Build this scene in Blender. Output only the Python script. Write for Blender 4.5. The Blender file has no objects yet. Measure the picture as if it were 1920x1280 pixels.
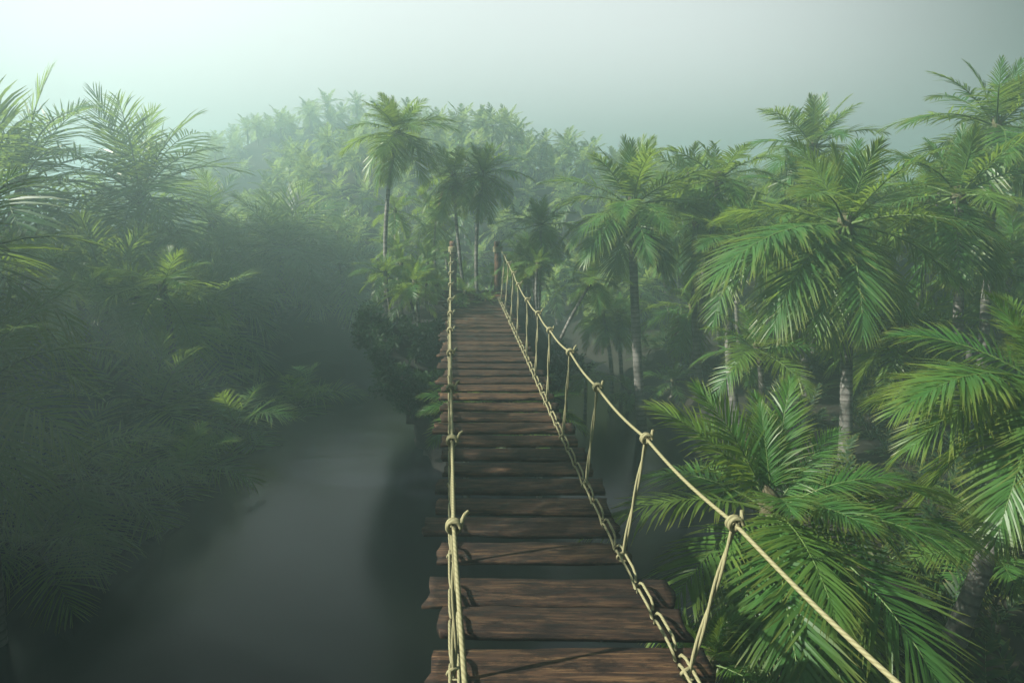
import bpy, math, random
import numpy as np
from mathutils import Vector, Matrix

scene = bpy.context.scene
COL = scene.collection
rad = math.radians

# ------------------------------------------------------------------ camera
CAMZ = 7.2
PITCH = rad(11.5)
cp, sp = math.cos(PITCH), math.sin(PITCH)


def P(px, py, d):
    """point at depth d along the lens axis seen at photo pixel (px, py) of 1920x1280"""
    u = (px - 960) / 1280.0
    v = (640 - py) / 1280.0
    return np.array([d * u, d * (cp + v * sp), CAMZ + d * (-sp + v * cp)])


cam = bpy.data.cameras.new("camera")
cam.sensor_width = 36
cam.lens = 24
cam.clip_start = 0.05
cam.clip_end = 3000
cam_ob = bpy.data.objects.new("camera", cam)
COL.objects.link(cam_ob)
cam_ob.location = (0, 0, CAMZ)
cam_ob.rotation_euler = (math.pi / 2 - PITCH, 0, 0)
scene.camera = cam_ob

# ------------------------------------------------------------------ render settings
cy = scene.cycles
cy.use_denoising = True
cy.max_bounces = 6
cy.diffuse_bounces = 2
cy.glossy_bounces = 2
cy.transmission_bounces = 3
cy.volume_bounces = 2
cy.transparent_max_bounces = 4
cy.sample_clamp_indirect = 6
scene.view_settings.view_transform = 'Standard'
scene.view_settings.look = 'None'
scene.view_settings.exposure = 1.65
scene.view_settings.gamma = 1.0

# ------------------------------------------------------------------ light
SUN_EL = rad(33)
SUN_AZ = rad(-99)          # from straight ahead, towards the left
sd = Vector((math.cos(SUN_EL) * math.sin(SUN_AZ), math.cos(SUN_EL) * math.cos(SUN_AZ), math.sin(SUN_EL)))
sun = bpy.data.lights.new("sun", 'SUN')
sun.energy = 5.0
sun.angle = rad(0.6)
sun.color = (1.0, 0.95, 0.84)
sun_ob = bpy.data.objects.new("sun", sun)
COL.objects.link(sun_ob)
sun_ob.rotation_euler = sd.to_track_quat('Z', 'Y').to_euler()
sun_ob.location = (0, 0, 60)

world = bpy.data.worlds.new("World")
scene.world = world
world.use_nodes = True
wn, wl = world.node_tree.nodes, world.node_tree.links
wn.clear()
sky = wn.new('ShaderNodeTexSky')
sky.sky_type = 'NISHITA'
sky.sun_disc = False
sky.sun_elevation = SUN_EL
sky.sun_rotation = SUN_AZ
sky.dust_density = 6.0
sky.air_density = 1.0
sky.ozone_density = 1.0
hs = wn.new('ShaderNodeHueSaturation')
hs.inputs['Saturation'].default_value = 0.12
tint = wn.new('ShaderNodeMix')
tint.data_type = 'RGBA'
tint.blend_type = 'MULTIPLY'
tint.inputs[0].default_value = 1.0
tint.inputs[7].default_value = (1.0, 0.99, 0.97, 1)
bg = wn.new('ShaderNodeBackground')
bg.inputs['Strength'].default_value = 0.06
wo = wn.new('ShaderNodeOutputWorld')
wl.new(sky.outputs[0], hs.inputs['Color'])
wl.new(hs.outputs[0], tint.inputs[6])
# sky brightness shaped by hand: a glow near straight ahead, dull elsewhere
wtc = wn.new('ShaderNodeTexCoord')
dot = wn.new('ShaderNodeVectorMath')
dot.operation = 'DOT_PRODUCT'
wl.new(wtc.outputs['Generated'], dot.inputs[0])
dot.inputs[1].default_value = (math.sin(rad(-6)), math.cos(rad(-6)), 0.0)
mr = wn.new('ShaderNodeMapRange')
mr.interpolation_type = 'SMOOTHSTEP'
mr.inputs[1].default_value = 0.66
mr.inputs[2].default_value = 0.97
mr.inputs[3].default_value = 0.03
mr.inputs[4].default_value = 2.2
wl.new(dot.outputs['Value'], mr.inputs[0])
glow = wn.new('ShaderNodeVectorMath')
glow.operation = 'SCALE'
wl.new(tint.outputs[2], glow.inputs[0])
wl.new(mr.outputs[0], glow.inputs['Scale'])
wl.new(glow.outputs[0], bg.inputs['Color'])
wl.new(bg.outputs[0], wo.inputs['Surface'])


# ------------------------------------------------------------------ helpers
def tag(o, label=None, cat=None, group=None, kind=None):
    if label:
        o['label'] = label
    if cat:
        o['category'] = cat
    if group:
        o['group'] = group
    if kind:
        o['kind'] = kind
    return o


def link(name, data, parent=None, loc=(0, 0, 0)):
    o = bpy.data.objects.new(name, data)
    COL.objects.link(o)
    o.location = loc
    if parent is not None:
        o.parent = parent
    return o


def empty(name, loc):
    o = link(name, None, None, loc)
    o.empty_display_size = 0.2
    return o


def mesh(name, V, F, mats, midx=None, smooth=False, attr=None, uv=None):
    me = bpy.data.meshes.new(name)
    V = np.asarray(V, dtype=np.float64)
    if isinstance(F, np.ndarray):
        nf = len(F)
        k = F.shape[1]
        me.vertices.add(len(V))
        me.vertices.foreach_set("co", V.ravel())
        me.loops.add(nf * k)
        me.loops.foreach_set("vertex_index", F.ravel().astype(np.int32))
        me.polygons.add(nf)
        me.polygons.foreach_set("loop_start", np.arange(0, nf * k, k, dtype=np.int32))
        me.polygons.foreach_set("loop_total", np.full(nf, k, dtype=np.int32))
        me.update(calc_edges=True)
    else:
        me.from_pydata([tuple(v) for v in V], [], [tuple(f) for f in F])
    for m in (mats if isinstance(mats, (list, tuple)) else [mats]):
        me.materials.append(m)
    if midx is not None:
        me.polygons.foreach_set("material_index", np.asarray(midx, dtype=np.int32))
    if smooth:
        me.polygons.foreach_set("use_smooth", np.ones(len(me.polygons), dtype=bool))
    if attr is not None:
        a = me.attributes.new("along", 'FLOAT', 'POINT')
        a.data.foreach_set("value", np.asarray(attr, dtype=np.float32))
    if uv is not None:
        l = me.uv_layers.new(name="UVMap")
        vi = np.zeros(len(me.loops), dtype=np.int32)
        me.loops.foreach_get("vertex_index", vi)
        l.data.foreach_set("uv", np.asarray(uv, dtype=np.float32)[vi].ravel())
    me.update()
    me.validate()
    return me


class MB:
    """collects quads"""
    def __init__(s):
        s.V, s.F, s.M, s.UV, s.n = [], [], [], [], 0

    def add(s, V, F, m=0, uv=None):
        V = np.asarray(V, float)
        F = np.asarray(F, int)
        s.V.append(V)
        s.F.append(F + s.n)
        s.M.append(np.full(len(F), m))
        s.UV.append(np.zeros((len(V), 2)) if uv is None else np.asarray(uv, float))
        s.n += len(V)

    def tube(s, pts, r, k=8, m=0, cap=True, twist=0.0):
        pts = np.asarray(pts, float)
        n = len(pts)
        r = np.full(n, r) if np.isscalar(r) else np.asarray(r, float)
        T = np.gradient(pts, axis=0)
        T /= np.linalg.norm(T, axis=1)[:, None] + 1e-12
        ref = np.array([0.0, 0, 1.0]) if abs(T[0][2]) < 0.9 else np.array([1.0, 0, 0])
        N = np.cross(T[0], ref)
        N /= np.linalg.norm(N)
        V, UV = [], []
        L = 0
        for i in range(n):
            N = N - T[i] * np.dot(N, T[i])
            N /= np.linalg.norm(N) + 1e-12
            B = np.cross(T[i], N)
            if i:
                L += np.linalg.norm(pts[i] - pts[i - 1])
            for j in range(k):
                a = 2 * math.pi * j / k
                V.append(pts[i] + r[i] * (math.cos(a) * N + math.sin(a) * B))
                UV.append((j / k, L))
        F = []
        for i in range(n - 1):
            for j in range(k):
                j2 = (j + 1) % k
                F.append((i * k + j, i * k + j2, (i + 1) * k + j2, (i + 1) * k + j))
        if cap and k % 2 == 0:
            for base in (0, (n - 1) * k):
                for q in range(k // 2 - 1):
                    F.append((base + q, base + q + 1, base + k - 2 - q, base + k - 1 - q))
        s.add(V, F, m, UV)

    def box(s, c, size, rot=0.0, m=0):
        x, y, z = (np.array(size) / 2)
        V = np.array([(sx * x, sy * y, sz * z) for sx in (-1, 1) for sy in (-1, 1) for sz in (-1, 1)])
        ca, sa = math.cos(rot), math.sin(rot)
        R = np.array([[ca, -sa, 0], [sa, ca, 0], [0, 0, 1]])
        V = V @ R.T + np.asarray(c)
        s.add(V, [(0, 1, 3, 2), (4, 6, 7, 5), (0, 4, 5, 1), (2, 3, 7, 6), (0, 2, 6, 4), (1, 5, 7, 3)], m)

    def mesh(s, name, mats, smooth=False, uv=True):
        return mesh(name, np.concatenate(s.V), np.concatenate(s.F), mats, np.concatenate(s.M), smooth,
                    uv=np.concatenate(s.UV) if uv else None)


def sstep(a, b, x):
    t = np.clip((np.asarray(x, float) - a) / (b - a), 0, 1)
    return t * t * (3 - 2 * t)


# cheap value noise for terrain and rock
_lattice = np.random.default_rng(7).random((64, 64, 64))


def vnoise(x, y, z=0.0):
    x, y, z = np.broadcast_arrays(np.asarray(x, float), np.asarray(y, float), np.asarray(z, float))
    xi, yi, zi = np.floor(x).astype(int), np.floor(y).astype(int), np.floor(z).astype(int)
    fx, fy, fz = x - xi, y - yi, z - zi
    fx, fy, fz = [f * f * (3 - 2 * f) for f in (fx, fy, fz)]
    o = 0
    for a in (0, 1):
        for b in (0, 1):
            for c in (0, 1):
                w = (fx if a else 1 - fx) * (fy if b else 1 - fy) * (fz if c else 1 - fz)
                o = o + w * _lattice[(xi + a) % 64, (yi + b) % 64, (zi + c) % 64]
    return o * 2 - 1


def fbm(x, y, z=0.0, oct=4):
    s, a = 0, 1.0
    for i in range(oct):
        s = s + a * vnoise(x * 2 ** i + 11.3 * i, y * 2 ** i + 5.1 * i, z * 2 ** i + 3.7 * i)
        a *= 0.5
    return s


# ------------------------------------------------------------------ materials
def new_mat(name):
    m = bpy.data.materials.new(name)
    m.use_nodes = True
    nt = m.node_tree
    nt.nodes.clear()
    out = nt.nodes.new('ShaderNodeOutputMaterial')
    return m, nt, out


def node(nt, typ, **kw):
    n = nt.nodes.new(typ)
    for k, v in kw.items():
        if k.startswith('i_'):
            n.inputs[k[2:].replace('_', ' ')].default_value = v
        else:
            setattr(n, k, v)
    return n


def ramp(nt, stops):
    r = nt.nodes.new('ShaderNodeValToRGB')
    e = r.color_ramp.elements
    while len(e) > 1:
        e.remove(e[0])
    e[0].position, e[0].color = stops[0][0], (*stops[0][1], 1)
    for p, c in stops[1:]:
        q = e.new(p)
        q.color = (*c, 1)
    return r


def leaf_material(name, cols, trans, rough=0.38, tmix=0.42, tipcol=(0.16, 0.15, 0.03)):
    m, nt, out = new_mat(name)
    L = nt.links
    info = node(nt, 'ShaderNodeObjectInfo')
    geo = node(nt, 'ShaderNodeNewGeometry')
    rp = ramp(nt, [(0, cols[0]), (0.5, cols[1]), (1, cols[2])])
    nz = node(nt, 'ShaderNodeTexNoise', i_Scale=0.9, i_Detail=3.0)
    L.new(geo.outputs['Position'], nz.inputs['Vector'])
    add = node(nt, 'ShaderNodeMath', operation='MULTIPLY_ADD')
    L.new(nz.outputs['Fac'], add.inputs[0])
    add.inputs[1].default_value = 0.9
    sub = node(nt, 'ShaderNodeMath', operation='MULTIPLY_ADD')
    L.new(info.outputs['Random'], sub.inputs[0])
    sub.inputs[1].default_value = 0.6
    sub.inputs[2].default_value = -0.25
    L.new(sub.outputs[0], add.inputs[2])
    L.new(add.outputs[0], rp.inputs['Fac'])
    at = node(nt, 'ShaderNodeAttribute', attribute_name='along')
    pw = node(nt, 'ShaderNodeMath', operation='POWER')
    L.new(at.outputs['Fac'], pw.inputs[0])
    pw.inputs[1].default_value = 3.0
    pm = node(nt, 'ShaderNodeMath', operation='MULTIPLY')
    L.new(pw.outputs[0], pm.inputs[0])
    pm.inputs[1].default_value = 0.75
    mx = node(nt, 'ShaderNodeMix', data_type='RGBA')
    L.new(pm.outputs[0], mx.inputs[0])
    L.new(rp.outputs[0], mx.inputs[6])
    mx.inputs[7].default_value = (*tipcol, 1)
    pb = node(nt, 'ShaderNodeBsdfPrincipled')
    pb.inputs['Roughness'].default_value = rough
    pb.inputs['Specular IOR Level'].default_value = 0.3
    L.new(mx.outputs[2], pb.inputs['Base Color'])
    tr = node(nt, 'ShaderNodeBsdfTranslucent')
    tm = node(nt, 'ShaderNodeMix', data_type='RGBA', blend_type='MIX')
    tm.inputs[0].default_value = 0.72
    L.new(mx.outputs[2], tm.inputs[6])
    tm.inputs[7].default_value = (*trans, 1)
    L.new(tm.outputs[2], tr.inputs['Color'])
    ms = node(nt, 'ShaderNodeMixShader')
    ms.inputs[0].default_value = tmix
    L.new(pb.outputs[0], ms.inputs[1])
    L.new(tr.outputs[0], ms.inputs[2])
    L.new(ms.outputs[0], out.inputs['Surface'])
    return m


M_LEAF = leaf_material("palm_leaf", [(0.024, 0.085, 0.02), (0.05, 0.14, 0.032), (0.12, 0.19, 0.03)], (0.31, 0.45, 0.05))
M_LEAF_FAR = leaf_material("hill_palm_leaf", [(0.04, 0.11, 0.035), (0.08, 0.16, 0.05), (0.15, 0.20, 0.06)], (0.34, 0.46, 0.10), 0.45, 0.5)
M_LEAF_DEAD = leaf_material("dry_leaf", [(0.07, 0.05, 0.025), (0.11, 0.08, 0.04), (0.14, 0.11, 0.06)], (0.16, 0.12, 0.05), 0.7, 0.25, (0.1, 0.07, 0.04))
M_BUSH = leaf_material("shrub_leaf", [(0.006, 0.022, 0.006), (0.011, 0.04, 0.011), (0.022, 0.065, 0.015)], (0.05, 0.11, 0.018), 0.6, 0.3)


def simple(name, col, rough=0.7, noise_scale=None, col2=None, bump=0.0, stretch=(1, 1, 1), coord='Object', spec=0.3):
    m, nt, out = new_mat(name)
    L = nt.links
    pb = node(nt, 'ShaderNodeBsdfPrincipled')
    pb.inputs['Roughness'].default_value = rough
    pb.inputs['Specular IOR Level'].default_value = spec
    pb.inputs['Base Color'].default_value = (*col, 1)
    if noise_scale:
        tc = node(nt, 'ShaderNodeTexCoord')
        mp = node(nt, 'ShaderNodeMapping')
        mp.inputs['Scale'].default_value = stretch
        L.new(tc.outputs[coord], mp.inputs['Vector'])
        nz = node(nt, 'ShaderNodeTexNoise', i_Scale=noise_scale, i_Detail=6.0, i_Roughness=0.6)
        L.new(mp.outputs[0], nz.inputs['Vector'])
        r = ramp(nt, [(0.3, col), (0.7, col2 or col)])
        L.new(nz.outputs['Fac'], r.inputs['Fac'])
        L.new(r.outputs[0], pb.inputs['Base Color'])
        if bump:
            b = node(nt, 'ShaderNodeBump', i_Strength=bump, i_Distance=0.05)
            L.new(nz.outputs['Fac'], b.inputs['Height'])
            L.new(b.outputs[0], pb.inputs['Normal'])
    L.new(pb.outputs[0], out.inputs['Surface'])
    return m


M_RACHIS = simple("leaf_stalk", (0.07, 0.12, 0.03), 0.5)
M_RACHIS_DEAD = simple("dry_stalk", (0.12, 0.09, 0.05), 0.7)
M_FIBRE = simple("crown_fibre", (0.10, 0.085, 0.05), 0.9, 14, (0.05, 0.06, 0.025), 0.6, (1, 1, 0.2))
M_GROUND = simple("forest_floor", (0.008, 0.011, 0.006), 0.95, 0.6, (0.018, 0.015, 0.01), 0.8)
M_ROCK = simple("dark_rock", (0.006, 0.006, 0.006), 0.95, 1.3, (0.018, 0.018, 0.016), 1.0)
M_MOSS = simple("shrub_stem", (0.06, 0.05, 0.03), 0.8)


def trunk_material():
    m, nt, out = new_mat("palm_trunk")
    L = nt.links
    tc = node(nt, 'ShaderNodeUVMap', uv_map="UVMap")
    sep = node(nt, 'ShaderNodeSeparateXYZ')
    L.new(tc.outputs[0], sep.inputs[0])
    oc = node(nt, 'ShaderNodeTexCoord')
    nz = node(nt, 'ShaderNodeTexNoise', i_Scale=5.0, i_Detail=6.0, i_Roughness=0.65)
    mp = node(nt, 'ShaderNodeMapping')
    mp.inputs['Scale'].default_value = (1, 1, 3.0)
    L.new(oc.outputs['Object'], mp.inputs[0])
    L.new(mp.outputs[0], nz.inputs['Vector'])
    # leaf-scar rings : v * freq + noise
    ma = node(nt, 'ShaderNodeMath', operation='MULTIPLY_ADD')
    L.new(nz.outputs['Fac'], ma.inputs[0])
    ma.inputs[1].default_value = 0.35
    mv = node(nt, 'ShaderNodeMath', operation='MULTIPLY')
    L.new(sep.outputs['Y'], mv.inputs[0])
    mv.inputs[1].default_value = 6.5
    L.new(mv.outputs[0], ma.inputs[2])
    fr = node(nt, 'ShaderNodeMath', operation='FRACT')
    L.new(ma.outputs[0], fr.inputs[0])
    r1 = ramp(nt, [(0.0, (0.06, 0.057, 0.051)), (0.12, (0.085, 0.082, 0.075)), (0.26, (0.18, 0.176, 0.162)), (0.85, (0.135, 0.131, 0.12)), (1.0, (0.07, 0.067, 0.06))])
    L.new(fr.outputs[0], r1.inputs['Fac'])
    n2 = node(nt, 'ShaderNodeTexNoise', i_Scale=1.7, i_Detail=5.0, i_Roughness=0.7)
    L.new(oc.outputs['Object'], n2.inputs['Vector'])
    r2 = ramp(nt, [(0.36, (0.22, 0.23, 0.2)), (0.6, (1, 1, 1))])
    L.new(n2.outputs['Fac'], r2.inputs['Fac'])
    mx = node(nt, 'ShaderNodeMix', data_type='RGBA', blend_type='MULTIPLY')
    mx.inputs[0].default_value = 1
    L.new(r1.outputs[0], mx.inputs[6])
    L.new(r2.outputs[0], mx.inputs[7])
    pb = node(nt, 'ShaderNodeBsdfPrincipled')
    pb.inputs['Roughness'].default_value = 0.85
    L.new(mx.outputs[2], pb.inputs['Base Color'])
    b = node(nt, 'ShaderNodeBump', i_Strength=0.7, i_Distance=0.03)
    L.new(r1.outputs[0], b.inputs['Height'])
    L.new(b.outputs[0], pb.inputs['Normal'])
    L.new(pb.outputs[0], out.inputs['Surface'])
    return m


M_TRUNK = trunk_material()


def wood_material(name, dark, mid, light, axis=(1.2, 22, 22)):
    m, nt, out = new_mat(name)
    L = nt.links
    tc = node(nt, 'ShaderNodeTexCoord')
    info = node(nt, 'ShaderNodeObjectInfo')
    mul = node(nt, 'ShaderNodeMath', operation='MULTIPLY')
    L.new(info.outputs['Random'], mul.inputs[0])
    mul.inputs[1].default_value = 57.0
    ad = node(nt, 'ShaderNodeVectorMath', operation='ADD')
    L.new(tc.outputs['Object'], ad.inputs[0])
    L.new(mul.outputs[0], ad.inputs[1])
    mp = node(nt, 'ShaderNodeMapping')
    mp.inputs['Scale'].default_value = axis
    L.new(ad.outputs[0], mp.inputs[0])
    g = node(nt, 'ShaderNodeTexNoise', i_Scale=1.6, i_Detail=8.0, i_Roughness=0.7)
    L.new(mp.outputs[0], g.inputs['Vector'])
    r = ramp(nt, [(0.36, dark), (0.5, mid), (0.68, light)])
    L.new(g.outputs['Fac'], r.inputs['Fac'])
    # rotten, pitted patches
    p = node(nt, 'ShaderNodeTexNoise', i_Scale=4.5, i_Detail=7.0, i_Roughness=0.75)
    mp2 = node(nt, 'ShaderNodeMapping')
    mp2.inputs['Scale'].default_value = (0.8, 2.4, 2.4)
    L.new(ad.outputs[0], mp2.inputs[0])
    L.new(mp2.outputs[0], p.inputs['Vector'])
    r2 = ramp(nt, [(0.43, (0.16, 0.13, 0.12)), (0.54, (1, 1, 1))])
    L.new(p.outputs['Fac'], r2.inputs['Fac'])
    mx = node(nt, 'ShaderNodeMix', data_type='RGBA', blend_type='MULTIPLY')
    mx.inputs[0].default_value = 0.9
    L.new(r.outputs[0], mx.inputs[6])
    L.new(r2.outputs[0], mx.inputs[7])
    # plank-to-plank variation
    v = ramp(nt, [(0, (0.55, 0.5, 0.5)), (1, (1.25, 1.15, 1.05))])
    L.new(info.outputs['Random'], v.inputs['Fac'])
    mx2 = node(nt, 'ShaderNodeMix', data_type='RGBA', blend_type='MULTIPLY')
    mx2.inputs[0].default_value = 1
    L.new(mx.outputs[2], mx2.inputs[6])
    L.new(v.outputs[0], mx2.inputs[7])
    pb = node(nt, 'ShaderNodeBsdfPrincipled')
    pb.inputs['Roughness'].default_value = 0.75
    pb.inputs['Specular IOR Level'].default_value = 0.25
    L.new(mx2.outputs[2], pb.inputs['Base Color'])
    hm = node(nt, 'ShaderNodeMath', operation='ADD')
    L.new(g.outputs['Fac'], hm.inputs[0])
    L.new(p.outputs['Fac'], hm.inputs[1])
    b = node(nt, 'ShaderNodeBump', i_Strength=0.8, i_Distance=0.02)
    L.new(hm.outputs[0], b.inputs['Height'])
    L.new(b.outputs[0], pb.inputs['Normal'])
    L.new(pb.outputs[0], out.inputs['Surface'])
    return m


M_PLANK = wood_material("old_plank", (0.012, 0.006, 0.004), (0.056, 0.032, 0.018), (0.17, 0.112, 0.055))
M_POST = wood_material("post_wood", (0.05, 0.026, 0.016), (0.11, 0.06, 0.034), (0.18, 0.11, 0.06), (18, 18, 1.2))


def rope_material():
    m, nt, out = new_mat("straw_rope")
    L = nt.links
    uv = node(nt, 'ShaderNodeUVMap', uv_map="UVMap")
    sep = node(nt, 'ShaderNodeSeparateXYZ')
    L.new(uv.outputs[0], sep.inputs[0])
    a = node(nt, 'ShaderNodeMath', operation='MULTIPLY_ADD')
    L.new(sep.outputs['Y'], a.inputs[0])
    a.inputs[1].default_value = 18.0
    b = node(nt, 'ShaderNodeMath', operation='MULTIPLY')
    L.new(sep.outputs['X'], b.inputs[0])
    b.inputs[1].default_value = 3.0
    L.new(b.outputs[0], a.inputs[2])
    f = node(nt, 'ShaderNodeMath', operation='PINGPONG')
    L.new(a.outputs[0], f.inputs[0])
    f.inputs[1].default_value = 0.5
    r = ramp(nt, [(0.0, (0.15, 0.14, 0.065)), (0.25, (0.21, 0.20, 0.105)), (0.5, (0.235, 0.225, 0.12))])
    L.new(f.outputs[0], r.inputs['Fac'])
    pb = node(nt, 'ShaderNodeBsdfPrincipled')
    pb.inputs['Roughness'].default_value = 0.8
    L.new(r.outputs[0], pb.inputs['Base Color'])
    bp = node(nt, 'ShaderNodeBump', i_Strength=0.35, i_Distance=0.006)
    L.new(f.outputs[0], bp.inputs['Height'])
    L.new(bp.outputs[0], pb.inputs['Normal'])
    L.new(pb.outputs[0], out.inputs['Surface'])
    return m


M_ROPE = rope_material()


def water_material():
    m, nt, out = new_mat("dark_water")
    L = nt.links
    pb = node(nt, 'ShaderNodeBsdfPrincipled')
    pb.inputs['Base Color'].default_value = (0.005, 0.006, 0.009, 1)
    pb.inputs['Roughness'].default_value = 0.2
    pb.inputs['IOR'].default_value = 1.33
    geo = node(nt, 'ShaderNodeNewGeometry')
    nz = node(nt, 'ShaderNodeTexNoise', i_Scale=1.6, i_Detail=3.0)
    L.new(geo.outputs['Position'], nz.inputs['Vector'])
    b = node(nt, 'ShaderNodeBump', i_Strength=0.12, i_Distance=0.05)
    L.new(nz.outputs['Fac'], b.inputs['Height'])
    L.new(b.outputs[0], pb.inputs['Normal'])
    L.new(pb.outputs[0], out.inputs['Surface'])
    return m


M_WATER = water_material()

# ------------------------------------------------------------------ terrain
XL = ([-60, 0, 8, 12, 15, 18, 21, 24, 27, 30, 34, 40, 60, 400], [-6, -7.6, -8.0, -8.2, -7.6, -8.4, -9.5, -11, -11, -10, -8, -6, 0, 0])
XR = ([-60, 0, 7, 9, 11, 14, 22, 27, 34, 40, 60, 400], [1.5, 2.0, 2.3, 2.6, 3.6, 4.6, 4.0, 3.6, 2, 0, 0, 0])
SKY_A = ([-400, 100, 300, 430, 500, 540, 600, 640, 750, 830, 900, 945, 985, 1050, 1160, 1250, 1330, 1430, 1700, 3000],
         [420, 420, 420, 400, 335, 292, 250, 232, 203, 190, 193, 205, 240, 252, 262, 305, 322, 330, 330, 330])
SKY_B = ([-400, 150, 250, 350, 400, 450, 500, 540, 600, 640, 700, 760, 900, 1100, 1300, 1450, 1900, 3000],
         [380, 360, 335, 295, 270, 242, 217, 204, 190, 181, 184, 190, 230, 300, 305, 312, 330, 330])
RA, RB = 56.0, 84.0


def crest(tab, r):
    """terrain height whose palms reach the skyline y at distance r"""
    e = np.arctan((640 - np.array(tab[1], float)) / 1280) - PITCH
    return (tab[0], CAMZ + r * np.tan(e) - 3.0)


ZA, ZB = crest(SKY_A, RA), crest(SKY_B, RB)


def H(x, y):
    x = np.asarray(x, float)
    y = np.asarray(y, float)
    r = np.sqrt(x * x + y * y)
    px = np.where(y > 1, 960 + 1280 * x / np.maximum(y, 1), np.where(x > 0, 2900, -390))
    px = np.clip(px, -400, 3000)
    nz = fbm(x * 0.12, y * 0.12, 0.0, 4)
    n2 = fbm(x * 0.6, y * 0.6, 4.0, 3)
    xl = np.interp(y, *XL) + 0.8 * vnoise(y * 0.35, 3.3)
    xr = np.interp(y, *XR) + 0.6 * vnoise(y * 0.4, 9.1)
    left = -1.6 + 3.0 * sstep(-1.0, 3.5, xl - x) + 7.5 * sstep(5, 20, xl - x) * (1 - sstep(26, 38, y))
    right = -1.6 + 2.9 * sstep(-0.8, 2.6, x - xr) + 4.5 * sstep(7, 40, x - xr)
    za = np.interp(px, *ZA) + 1.6
    zb = np.interp(px, *ZB) + 1.6
    ha = -1.6 + za * sstep(28, RA, r) * (1 - 0.75 * sstep(RA + 1, RA + 12, r))
    hb = -1.6 + zb * sstep(67, RB, r)
    back = np.where(y > 0, np.maximum(ha, hb), -1.6)
    near = -1.6 + 5.4 * sstep(1.5, 4.0, -y)
    tl = -x / np.maximum(y + 3, 3.0)
    shade_ridge = -1.6 + (11.0 * sstep(0.74, 1.15, tl) + 3.5 * sstep(0.95, 1.5, tl)) * sstep(8, 15.5, -x) * sstep(70, 30, y) * (1 + 0.28 * vnoise(x * 0.22, y * 0.3, 5.0))  # unseen high left bank, added to shade the left palms and low mist
    h = np.maximum(np.maximum(np.maximum(left, right), shade_ridge), np.maximum(back, near))
    return h + np.where(h > -0.6, 0.25 * nz + 0.08 * n2, 0.05 * nz)


def axis(lo, hi, a, b, fine, coarse):
    return np.concatenate([np.arange(lo, a, coarse), np.arange(a, b, fine), np.arange(b, hi + 0.1, coarse)])


gx = axis(-320, 320, -40, 40, 0.5, 5.0)
gy = axis(-60, 460, -6, 60, 0.5, 4.0)
GX, GY = np.meshgrid(gx, gy)
V = np.stack([GX.ravel(), GY.ravel(), H(GX, GY).ravel()], 1)
nx, ny = len(gx), len(gy)
I = np.arange(nx * ny).reshape(ny, nx)
F = np.stack([I[:-1, :-1].ravel(), I[:-1, 1:].ravel(), I[1:, 1:].ravel(), I[1:, :-1].ravel()], 1)
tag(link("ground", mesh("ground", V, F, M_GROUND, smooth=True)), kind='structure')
wv = np.array([(-319, -59, 0), (319, -59, 0), (319, 459, 0), (-319, 459, 0)], float)
tag(link("water", mesh("water", wv, np.array([(0, 1, 2, 3)]), M_WATER)), kind='structure')


def gz(x, y):
    return float(H(np.array([x]), np.array([y]))[0])


# ------------------------------------------------------------------ haze
HX = MB()
HX.box((0, 200, 10.3), (642, 524, 26.6))
hm, hnt, hout = new_mat("haze_air")
pv = node(hnt, 'ShaderNodeVolumePrincipled')
pv.inputs['Color'].default_value = (0.525, 0.735, 0.745, 1)
pv.inputs['Density'].default_value = 0.0112
pv.inputs['Anisotropy'].default_value = 0.47
hnt.links.new(pv.outputs[0], hout.inputs['Volume'])
hz = link("haze", HX.mesh("haze", hm, uv=False))
tag(hz, kind='stuff')

# ------------------------------------------------------------------ palm fronds
CLS = [(84, 16), (70, 28), (54, 38), (38, 46), (19, 50), (-2, 50), (-26, 42), (-54, 26)]
CLS_ARCH = [(84, 22), (70, 36), (54, 50), (38, 62), (20, 70), (2, 76), (-20, 68), (-46, 46)]
SPREAD = [(0.75, 14)] * 2 + [(1.0, 12)] * 2 + [(1.0, 6)] * 2 + [(0.95, -6), (0.9, -14)]


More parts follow.
